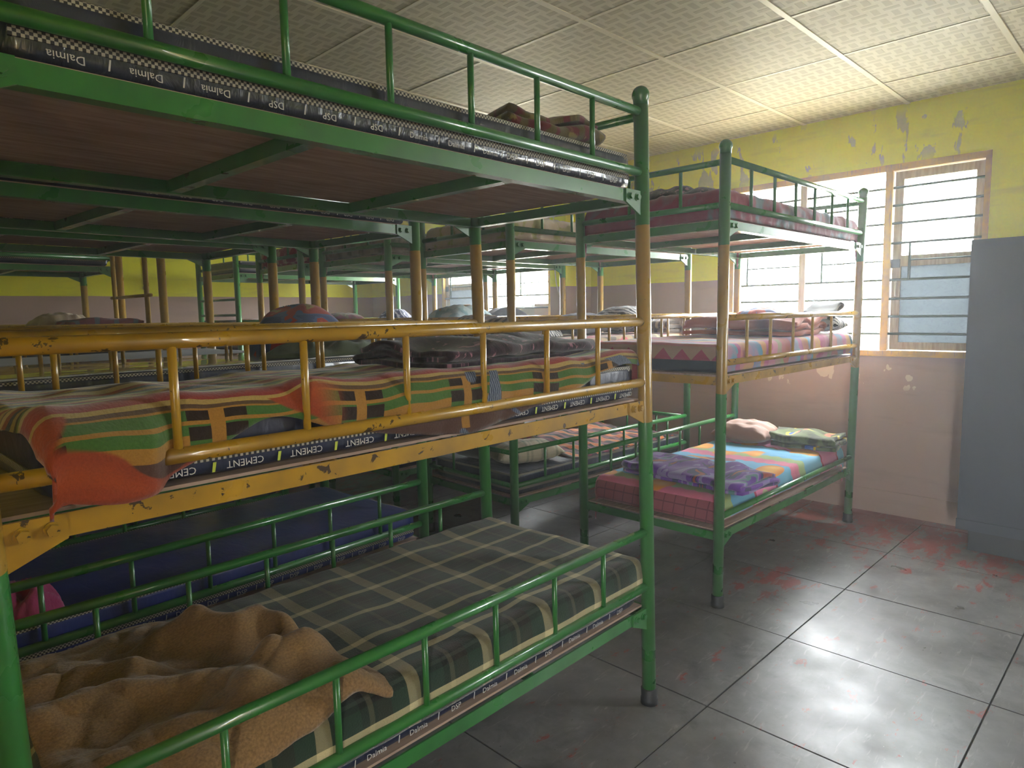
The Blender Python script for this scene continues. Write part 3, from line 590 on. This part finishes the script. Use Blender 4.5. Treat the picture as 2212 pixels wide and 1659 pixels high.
# ------------------------------------------------------------------ cloth
def sheet(name, M4, rect, z, drops, m, label, cat, nx=90, ny=50, amp=.008, freq=5.0, seed=0.0, thick=.006, r=.028, hem=.012, fn=None, rnd=.0, uvo=(0, 0), bulge=.0):
    """cloth lying on a slab and hanging over its edges; rect = (x0,x1,y0,y1) of the slab, drops = (left,right,front,back) in metres"""
    x0, x1, y0, y1 = rect; dl, dr, df, db = drops
    def edge(s, ln, d0, d1):       # s measured from the first edge -> (position, drop)
        if s < r and d0 > 0:
            q = r-s; a = q/r
            if a <= math.pi/2: return r-r*math.sin(a), r-r*math.cos(a)
            return 0.0, r+(q-r*math.pi/2)
        if s > ln-r and d1 > 0:
            q = s-(ln-r); a = q/r
            if a <= math.pi/2: return ln-r+r*math.sin(a), r-r*math.cos(a)
            return ln, r+(q-r*math.pi/2)
        return s, 0.0
    lx, ly = x1-x0, y1-y0; P, U = [], []
    for j in range(ny+1):
        row, ur = [], []
        for i in range(nx+1):
            a, c = i/nx, j/ny
            hl = 1+.5*hem*nz(a*9, c*3, seed+5)/max(hem, 1e-6)*0
            dff = df(a) if callable(df) else df
            s = -dl+(lx+dl+dr)*a; t = -dff+(ly+dff+db)*c
            if rnd: s += rnd*nz(c*4, a*.5, seed+9); t += rnd*nz(a*7, c*.5, seed+3)
            px, dx = edge(s, lx, dl, dr); py, dy = edge(t, ly, dff, db)
            if dl == 0: px = max(px, 0.0)
            w = amp*(nz(s*freq, t*freq, seed)+.5*nz(s*freq*2.3, t*freq*2.3, seed+4))
            zz = z-dx-dy; X, Y = x0+px, y0+py
            side = min(1.0, max(dx, dy)/.06)
            wf = w*(1-side); ws = (abs(w)*1.3+bulge*math.sin(min(1, max(dx, dy)/.12)*math.pi))*side
            if dy > dx: Y += (-ws if t < ly/2 else ws)
            elif dx > 0: X += (-ws if s < lx/2 else ws)
            zz += wf+abs(w)*.3
            if fn: X, Y, zz = fn(a, c, s, t, X, Y, zz)
            row.append((X, Y, zz)); ur.append((s+uvo[0], t+uvo[1]))
        P.append(row); U.append(ur)
    o = new(name, MB().grid(P, U).mesh(name, m, True)); o.matrix_world = M4
    sm = o.modifiers.new('thickness', 'SOLIDIFY'); sm.thickness = thick; sm.offset = 1.0
    return tag(o, label, cat)
def folded(name, M4, x, y, z, w, d, layers, t, m, label, rz=0.0, seed=0.0, amp=.012, fold_axis='x', cat='blanket', nd=26, taper=.0, hump=0.0, tilt=0.0):
    """blanket folded in layers: a serpentine section of width w carried along depth d"""
    path = []; h = w/2-t/2
    for k in range(layers):
        zz = t*(k+.5); hh = h-taper*k; seg = [(-hh+2*hh*q/14, zz) for q in range(15)]
        if k % 2: seg.reverse()
        path += seg
        if k < layers-1:
            sx = path[-1][0]; sg = 1 if sx > 0 else -1
            for q in range(1, 5): a = math.pi*q/5; path.append((sx+sg*t/2*math.sin(a), zz+t/2-t/2*math.cos(a)))
    P, U = [], []
    ac = 0.0; acc = [0.0]
    for p, q in zip(path, path[1:]): ac += math.hypot(q[0]-p[0], q[1]-p[1]); acc.append(ac)
    for j in range(nd+1):
        c = j/nd; row, ur = [], []
        for (px, pz), s in zip(path, acc):
            e = 1-.08*(2*c-1)**8; Y = (c-.5)*d+amp*1.4*nz(px*5, pz*40, seed+c); X = px*e+amp*nz(c*5, pz*30, seed)
            Z = pz+(pz/t+.3)*amp*.55*nz(px*6, c*d*6, seed+2)+hump*(pz/(layers*t))*math.exp(-((px/(w*.35))**2+((c-.5)/.35)**2))
            Z = max(Z, t*.35+.001)
            row.append((X, Y, Z) if fold_axis == 'x' else (Y, X, Z)); ur.append((s, Y))
        P.append(row); U.append(ur)
    o = new(name, MB().grid(P, U).mesh(name, m, True)); o.matrix_world = M4 @ Matrix.Translation((x, y, z)) @ Matrix.Rotation(rz, 4, 'Z') @ Matrix.Rotation(tilt, 4, 'Y')
    sm = o.modifiers.new('thickness', 'SOLIDIFY'); sm.thickness = t*.72; sm.offset = 0.0
    return tag(o, label, cat, 'folded blankets on the bunks')
def pillow(name, M4, x, y, z, w, d, h, m, label, rz=0.0, seed=0.0, amp=.010, n1=34, cat='pillow', tilt=(0, 0)):
    P, U = [], []
    b = MB()
    for sgn in (1, -1):
        P, U = [], []
        for j in range(n1+1):
            row, ur = [], []
            for i in range(n1+1):
                a, c = 2*i/n1-1, 2*j/n1-1
                pr = max(0.0, (1-abs(a)**2.6))**.55*max(0.0, (1-abs(c)**2.6))**.55
                pin = 1-.07*(1-abs(a)**2)*abs(c)**4; pin2 = 1-.07*(1-abs(c)**2)*abs(a)**4
                X, Y = a*w/2*pin2, c*d/2*pin
                Z = sgn*pr*h*(.62 if sgn > 0 else .38)+pr*amp*nz(X*16, Y*16, seed+sgn)+pr*amp*.7*nz(X*34, Y*12, seed+3)*(sgn > 0)
                row.append((X, Y, Z+h*.38)); ur.append((X, Y))
            P.append(row); U.append(ur)
        if sgn < 0: P = [list(reversed(q)) for q in P]; U = [list(reversed(q)) for q in U]
        b.grid(P, U)
    me = b.mesh(name, m, True); bm = bmesh.new(); bm.from_mesh(me); bmesh.ops.remove_doubles(bm, verts=bm.verts, dist=1e-5); bm.to_mesh(me); bm.free()
    o = new(name, me); o.matrix_world = M4 @ Matrix.Translation((x, y, z)) @ Matrix.Rotation(rz, 4, 'Z') @ Matrix.Rotation(tilt[0], 4, 'X') @ Matrix.Rotation(tilt[1], 4, 'Y')
    return tag(o, label, cat, 'pillows on the bunks')
def heap(name, M4, x, y, z, w, d, h, m, label, rz=0.0, seed=0.0, n1=44, cat='blanket', rough=.5, fr=7.0):
    """a loosely bundled cloth: a closed lumpy mound"""
    P, U = [], []
    for j in range(n1+1):
        row, ur = [], []
        for i in range(n1+1):
            a, c = 2*i/n1-1, 2*j/n1-1; rr = min(1.0, math.hypot(a, c) if False else max(abs(a), abs(c)))
            ang = math.atan2(c, a); k = 1/max(abs(math.cos(ang)), abs(math.sin(ang)), 1e-6)
            R = rr*(1-.12*(k-1)+.10*nz(math.cos(ang)*1.5, math.sin(ang)*1.5, seed)); X, Y = R*math.cos(ang)*w/2, R*math.sin(ang)*d/2
            q = max(0.0, 1-rr**2.2); rid = 1-abs(nz(X*fr, Y*fr*1.6, seed))*1.9
            Z = h*q**.6*(1-rough+rough*rid)+.006*q
            row.append((X, Y, max(Z, 0.0)+.001)); ur.append((X*1.2, Y*1.2))
        P.append(row); U.append(ur)
    b = MB().grid(P, U); bot = len(b.v)
    o = new(name, b.mesh(name, m, True)); o.matrix_world = M4 @ Matrix.Translation((x, y, z)) @ Matrix.Rotation(rz, 4, 'Z')
    sm = o.modifiers.new('thickness', 'SOLIDIFY'); sm.thickness = .004; sm.offset = 1.0
    return tag(o, label, cat)

# ------------------------------------------------------------------ bedding, bunk A
R1 = (.03, L-.03, .04, W-.04)
m0 = base('A', 0)
mattress('A', 0, 'navy printed mattress under the green plaid blanket', 'navy', .165, words=[(.12+q*.135, 'Dalmia' if q % 3 else 'DSP', False, .013, .022) for q in range(13)])
sheet('plaid_blanket', m0, (.022, L-.008, .020, W-.020), .172, (.05, .135, .125, .12), 'plaid', 'green and cream plaid wool blanket tucked over the lowest mattress', 'blanket', 130, 80, .010, 4.2, 1.0, bulge=.006)
def tan_h(x, y):
    h = .012
    def seg(pts, a, w):
        d = 9.
        for (ax, ay), (bx_, by) in zip(pts, pts[1:]):
            vx, vy = bx_-ax, by-ay; t = max(0, min(1, ((x-ax)*vx+(y-ay)*vy)/(vx*vx+vy*vy))); d = min(d, math.hypot(x-ax-t*vx, y-ay-t*vy))
        return a*math.exp(-(d/w)**2)
    h += seg([(-.05, .42), (.12, .41), (.26, .36), (.37, .27), (.42, .16)], .075, .065)
    h += seg([(.0, .13), (.2, .17), (.42, .10), (.55, .04)], .05, .06)
    h += seg([(.0, .62), (.18, .58), (.26, .50)], .055, .055)
    h += seg([(.52, .25), (.58, .22)], .13, .075)+seg([(.46, .56), (.52, .48)], .12, .06)+seg([(.60, .48), (.63, .40)], .10, .05)+seg([(.36, .62), (.44, .62)], .07, .05)
    h += seg([(.62, .62), (.66, .55)], .06, .05)+seg([(.60, .08), (.62, .02)], .06, .05)
    h += .020*nz(x*6, y*6, 3)+.030*abs(nz(x*11, y*11, 8))+.006*nz(x*25, y*25, 2)
    return max(.006, .012+(h-.012)*.80)
P, U = [], []
NXT, NYT = 150, 150
for j in range(NYT+1):
    c = j/NYT; y = .0+.86*c; xr = .66+.05*nz(c*3.2, 1.7)+.05*math.sin(c*5+.5)-.20*max(0, c-.80)/.2; row, ur = [], []
    for i in range(NXT+1):
        a = i/NXT; x = .015+(xr-.015)*a
        e = min(1.0, (1-a)/.10)*min(1.0, (1-c)/.07); e = math.sqrt(max(0.0, 1-(1-e)**2))
        z = .172+.004+tan_h(x, y)*(.25+.75*e)*e
        yy = y+.012*nz(x*7, y*4, 5); dz = 0.0
        if y < .07: q = (.07-y)/.07; dz = .055*q*q*(.6+.8*abs(nz(x*5, 2.2)))
        row.append((x+.01*nz(y*9, x*3, 4), max(yy, .018), max(z-dz, .10))); ur.append((x*1.1, y*1.1+z))
    P.append(row); U.append(ur)
tn = new('fleece_blanket', MB().grid(P, U).mesh('fleece_blanket', 'tan', True)); tn.matrix_world = m0
tn.modifiers.new('thickness', 'SOLIDIFY').thickness = .006; tn.modifiers['thickness'].offset = 1
tag(tn, 'crumpled tan fleece blanket thrown over the green plaid blanket', 'blanket')
m1 = base('A', 1)
mattress('A', 1, 'navy mattress with pale print under the orange and green fleece', 'navy', .120, words=[(.10+q*.142, 'CEMENT', True, .017, .021) for q in range(13)])
def multi_drop(a):
    x = a*1.84
    return .085+.072*math.exp(-((x-.11)/.16)**2)+.075*math.exp(-((x-.95)/.30)**2)-.045*math.exp(-((x-.42)/.09)**2)-.05*max(0, min(1, (x-1.35)/.15))
def multi_fn(a, c, s, t, X, Y, Z):
    if t < .02:
        k = min(1, (.02-t)/.07); q = max(0.0, min(1.0, (.235-X)/.06)); Y -= .062*k*q*q*(3-2*q); Z += .012*k*nz(X*7, 1.3)
    return X, Y, Z+.034*max(0.0, min(1.0, 1.15-Y/.45))+.012*math.exp(-((X-1.80)/.12)**2)
sheet('fleece_blanket', m1, (.024, L-.010, .020, W-.020), .129, (.03, .10, multi_drop, .10), 'multi', 'orange, green and tan fleece blanket hanging over the yellow rail', 'blanket', 190, 90, .015, 4.6, 7.0, bulge=.010, fn=multi_fn, uvo=(.1, .30))
folded('folded_blanket', m1, 1.40, .33, .158, .44, .80, 3, .020, 'purple_scroll', 'dark plum scroll-print blanket folded on the orange and green fleece', rz=math.pi/2+.06, seed=2.0, amp=.026, hump=.03)
m2 = base('A', 2)
mattress('A', 2, 'navy mattress wrapped in clear film on the highest tier of the plaid-blanket bunk', 'navyfilm', .118,
         words=[(.13+q*.128, 'Dalmia' if q not in (3, 4, 5) else 'DSP', q < 6, .014, .021) if q < 9 else (.13+q*.128-.04, 'DSP', False, .015, .027) for q in range(14)])
folded('folded_blanket', m2, 1.62, .27, .124, .30, .42, 4, .026, 'brown_mix', 'brown, olive and maroon blanket folded on the film-wrapped navy mattress', rz=math.pi/2-.15, seed=5.0, amp=.02, hump=.02)
# ------------------------------------------------------------------ bunk A2
m0 = base('A2', 0)
mattress('A2', 0, 'bare royal blue mattress with checked piping on a lowest tier', 'blue', .135, words=[(.12+q*.118, 'DSP', False, .014, .026) for q in range(15)])
heap('crumpled_cloth', m0, .26, .16, .137, .20, .24, .11, 'pink', 'crumpled pink towelling cloth on the royal blue mattress', rz=.5, seed=3.3, cat='cloth', rough=.85, fr=11)
m1 = base('A2', 1)
mt_ = mattress('A2', 1, 'navy mattress with silver film on top, above the royal blue mattress', 'navy', .132)
new('plastic_film', rbox(.045, L-.05, .05, W-.05, .131, .138, .003, 4.0, .003).mesh('plastic_film', 'film', True), mt_)
heap('bundled_blanket', m1, 1.56, .50, .139, .56, .42, .235, 'redblue', 'red and blue floral blanket bundled on the silver film mattress', seed=1.4, rough=.22, fr=3.5)
heap('olive_cloth', m1, 1.50, .17, .139, .66, .24, .08, 'olive', 'olive green cloth lying beside the red and blue floral bundle', seed=6.1, rough=.5, fr=8, cat='cloth')
mattress('A2', 2, 'navy printed mattress on top tier above the red and blue floral bundle', 'navy', .112, words=[(.12+q*.118, 'DSP', True, .015, .026) for q in range(15)])
# ------------------------------------------------------------------ bunks A3, A4, A5
mattress('A3', 0, 'navy mattress on the lowest tier of the bunk behind the royal blue mattress', 'navy', .118)
mattress('A3', 1, 'dark charcoal mattress on a middle tier behind the silver film mattress', 'charcoal', .12, bands=False)
mattress('A3', 2, 'navy mattress on the top tier over the charcoal mattress', 'navy', .112, words=[(.2+q*.118, 'DSP', True, .015, .026) for q in range(14)])
m1 = base('A4', 1)
mattress('A4', 1, 'charcoal mattress under the cream pillow on the all-yellow bunk', 'charcoal', .12, bands=False)
pillow('pillow', m1, 1.42, .60, .122, .44, .34, .25, 'cream', 'cream pillow on the all-yellow bunk', rz=.1, seed=2.2, amp=.02)
folded('folded_blanket', m1, 1.60, .26, .122, .50, .34, 3, .07, 'redcheck', 'red and grey checked blanket folded beside the cream pillow', seed=8.0, amp=.02)
mattress('A4', 0, 'navy mattress on the lowest tier of the all-yellow bunk', 'navy', .118)
mattress('A5', 1, 'navy mattress on the middle tier behind the all-yellow bunk', 'navy', .118)
mattress('A5', 2, 'navy mattress on the top tier behind the all-yellow bunk', 'navy', .112)
# ------------------------------------------------------------------ bunk B by the window
m0 = base('B', 0)
mattress('B', 0, 'mattress under the pink and blue leaf-pattern blanket', 'maroonplain', .14, bands=False, x=(.07, L-.04), inset=.05)
sheet('leaf_blanket', m0, (.068, L-.035, .045, W-.045), .143, (.125, .12, .11, .12), 'leaf', 'pink and blue leaf-pattern fleece spread over a lowest mattress by the window', 'blanket', 120, 64, .007, 4.0, 12.0, bulge=.005, uvo=(.0, .1))
folded('folded_blanket', m0, .36, .33, .152, .40, .80, 3, .024, 'violet', 'violet, teal and rust blanket folded across the leaf-pattern fleece', seed=11.0, amp=.022, rz=-.10)
pillow('pillow', m0, 1.60, .625, .152, .36, .42, .15, 'pillow_brown', 'brown pillow on the leaf-pattern fleece', rz=.05, seed=9.0, amp=.018)
folded('folded_blanket', m0, 1.68, .21, .152, .34, .42, 3, .032, 'camo', 'olive blanket with coral and yellow print folded beside the brown pillow', seed=4.0, amp=.024, hump=.02, rz=.08)
m1 = base('B', 1)
mattress('B', 1, 'navy mattress under the pink and apricot striped fleece', 'navy', .135, bands=False, x=(.05, L-.04))
sheet('striped_fleece', m1, (.045, L-.035, .020, W-.020), .138, (.065, .10, .12, .05), 'pinkstripe', 'pink, blue and apricot striped fleece over a middle mattress by the window', 'blanket', 110, 60, .007, 4.0, 15.0, bulge=.005, uvo=(.12, 0))
folded('folded_blanket', m1, 1.28, .44, .148, .66, .72, 3, .034, 'rust', 'rust and plum cotton blanket folded on the pink and apricot fleece', seed=6.6, amp=.03, hump=.03, rz=.05)
pillow('pillow', m1, 1.745, .62, .152, .22, .40, .17, 'redblue', 'blue and red floral pillow behind the rust blanket', seed=1.9, amp=.012)
pillow('pillow', m1, 1.75, .22, .150, .20, .38, .12, 'zebra', 'black and white patterned pillow at the end of the rust blanket', seed=7.0)
folded('folded_cloth', m1, 1.72, .16, .265, .22, .20, 2, .03, 'charcoal', 'charcoal folded cloth on the black and white patterned pillow', seed=3.0, amp=.02, tilt=-.35, cat='cloth')
m2 = base('B', 2)
mattress('B', 2, 'mattress under the maroon sheet on the top tier by the window', 'maroonplain', .135, bands=False, x=(.03, L-.05))
sheet('maroon_sheet', m2, (.028, L-.045, .020, W-.020), .138, (.13, .12, .125, .12), 'maroon', 'maroon and teal dyed sheet tucked round a top mattress by the window', 'sheet', 160, 70, .012, 11.0, 21.0, bulge=.004)
heap('bundled_blanket', m2, .30, .45, .146, .42, .56, .075, 'purple_scroll', 'dark plum blanket bundled on the maroon sheet', seed=2.7, rough=.4)
# ------------------------------------------------------------------ bunk C
m0 = base('C', 0)
mattress('C', 0, 'navy film-wrapped mattress under the orange and black striped blanket', 'navyfilm', .13)
sheet('striped_blanket', m0, (.62, L-.10, .05, W-.04), .136, (.01, .01, .03, .05), 'stripe', 'orange, black and plum striped cotton blanket on a film-wrapped mattress', 'blanket', 90, 60, .026, 5.0, 31.0, rnd=.05, r=.02)
pillow('pillow', m0, .33, .24, .134, .50, .24, .15, 'greycheck', 'grey-green checked bolster pillow beside the orange striped blanket', rz=-.25, seed=4.5, amp=.010)
pillow('pillow', m0, .26, .58, .134, .40, .42, .17, 'charcoal', 'charcoal pillow behind the checked bolster', seed=5.5)
heap('bundled_blanket', m0, .62, .62, .138, .28, .36, .14, 'brown_mix', 'brown and maroon cloth bundled between charcoal pillow and striped blanket', seed=9.7, rough=.4, cat='cloth')
m1 = base('C', 1)
mattress('C', 1, 'mattress under the tan fleece with pink petals', 'greyprint', .13, bands=False)
sheet('petal_fleece', m1, (.03, L-.03, .020, W-.020), .134, (.06, .06, .09, .06), 'pinkpetal', 'tan fleece with pink petals spread over a middle mattress', 'blanket', 90, 50, .008, 4.0, 33.0)
pillow('pillow', m1, .24, .28, .142, .40, .36, .15, 'swirl', 'brown swirl-pattern pillow standing by the tan petal fleece end post', rz=.2, seed=1.1)
pillow('pillow', m1, .30, .64, .142, .40, .34, .17, 'swirl', 'second brown swirl-pattern pillow, lying behind the first', rz=-.1, seed=2.1)
heap('bundled_cloth', m1, .74, .50, .144, .40, .30, .09, 'zebra', 'black and white cloth bundled on the tan petal fleece', seed=3.9, cat='cloth')
pillow('pillow', m1, 1.20, .50, .146, .50, .36, .16, 'charcoal', 'charcoal pillow on the tan petal fleece', seed=8.1)
pillow('pillow', m1, 1.66, .46, .155, .34, .50, .20, 'zebra', 'black and white scroll pillow on the tan petal fleece by the pillar', seed=8.8, tilt=(0, -.2))
folded('folded_blanket', m1, 1.76, .20, .142, .20, .34, 3, .034, 'swirl', 'brown swirl blanket folded below the scroll pillow', seed=2.0)
m2 = base('C', 2)
mattress('C', 2, 'mattress under the beige sheet with olive print', 'beige', .13, bands=False)
sheet('beige_sheet', m2, (.028, L-.028, .020, W-.020), .134, (.115, .1, .115, .1), 'beige', 'beige sheet with olive print tucked round a top mattress', 'sheet', 120, 60, .012, 11.0, 41.0)
# ------------------------------------------------------------------ bunk D
mattress('D', 0, 'navy mattress on the lowest tier of the bunk with the pale blue pillow', 'navy', .118)
m1 = base('D', 1)
mattress('D', 1, 'navy mattress under the pale blue and orange print pillow', 'navy', .125)
pillow('pillow', m1, 1.05, .45, .128, .56, .50, .26, 'skyprint', 'pale blue and orange print pillow by the far window', seed=1.6, amp=.02)
heap('bundled_blanket', m1, 1.58, .42, .128, .56, .60, .24, 'greywool', 'grey wool blanket bundled beside the pale blue print pillow', seed=4.6, rough=.2, fr=4)
m2 = base('D', 2)
mattress('D', 2, 'mattress under the grey-green printed sheet', 'greyprint', .13, bands=False)
sheet('printed_sheet', m2, (.028, L-.028, .020, W-.020), .134, (.115, .1, .115, .1), 'greyprint', 'grey-green printed sheet tucked round a top mattress', 'sheet', 100, 50, .012, 10.0, 51.0)
# ------------------------------------------------------------------ bunk E and F
mattress('E', 0, 'navy mattress on the lowest tier of the bunk with the navy wave-print blanket', 'navy', .118)
m1 = base('E', 1)
mattress('E', 1, 'navy mattress under the navy wave-print blanket', 'navy', .12)
heap('bundled_blanket', m1, 1.12, .42, .122, .52, .50, .25, 'navywave', 'navy wave-print blanket bundled in front of the far wall', seed=5.2, rough=.25, fr=4)
pillow('pillow', m1, .60, .48, .125, .44, .36, .22, 'brown_mix', 'brown and olive print pillow beside the navy wave-print bundle', seed=6.4)
m2 = base('E', 2)
mattress('E', 2, 'mattress under the red printed sheet', 'redprint', .14, bands=False)
sheet('printed_sheet', m2, (.028, L-.028, .020, W-.020), .144, (.12, .1, .12, .1), 'redprint', 'red printed sheet tucked round a top mattress', 'sheet', 100, 50, .012, 10.0, 61.0)
m1 = base('F', 1)
mattress('F', 1, 'navy mattress on the middle tier of the all-green bunk', 'navy', .12)
folded('folded_blanket', m1, .24, .40, .122, .44, .46, 3, .06, 'brownfleck', 'brown flecked blanket folded on the all-green bunk', seed=7.7)
mattress('F', 2, 'navy mattress on the top tier of the all-green bunk', 'navy', .112)
mattress('F', 0, 'navy mattress on the lowest tier of the all-green bunk', 'navy', .112)
# ------------------------------------------------------------------ cords on the walls
def cord(name, pts, r, m, label):
    b = MB()
    for p, q in zip(pts, pts[1:]): b.tube(p, q, r, 6, cap=False)
    return tag(new(name, b.mesh(name, m, True), rot=RR), label, 'cord')
cord('hanging_cord', [(2.89, 2.97, 2.60), (2.89, 2.97, 2.10), (2.888, 2.96, 1.95), (2.887, 2.94, 1.80), (2.886, 2.90, 1.70), (2.886, 2.87, 1.66), (2.887, 2.85, 1.68), (2.888, 2.86, 1.73)], .006, 'cord', 'white cable hanging down the painted pillar')
c2 = cord('hanging_cord', [(.34, YB-.008, 2.90), (.345, YB-.008, 2.4), (.34, YB-.008, 1.88)], .004, 'iron', 'dark pull cord with a pale knob hanging on the far wall')
new('cord_knob', MB().lathe([(.004, 0), (.016, .008), (.018, .03), (.006, .045)], 10).mesh('cord_knob', 'cord', True), c2, (.34, YB-.02, 1.845))

n = NT('veiling_glare_haze'); n.t.nodes.remove(n.b); vsn = n.n('ShaderNodeVolumeScatter'); vsn.inputs['Color'].default_value = (.93, .96, 1, 1); vsn.inputs['Density'].default_value = .0145; vsn.inputs['Anisotropy'].default_value = .55  # scatter volume added through the room to imitate veiling lens glare from the windows
n.l(vsn.outputs[0], n.o.inputs['Volume']); M['haze'] = n.m
hz = new('glare_haze', MB().box(XL+.01, XW-.02, YN+.01, YB-.01, .003, ZC-.01).mesh('glare_haze', 'haze'), rot=RR); hz['kind'] = 'stuff'; tag(hz, 'thin added haze imitating lens glare, brightest towards the windows', 'haze')
sc.cycles.volume_bounces = 1
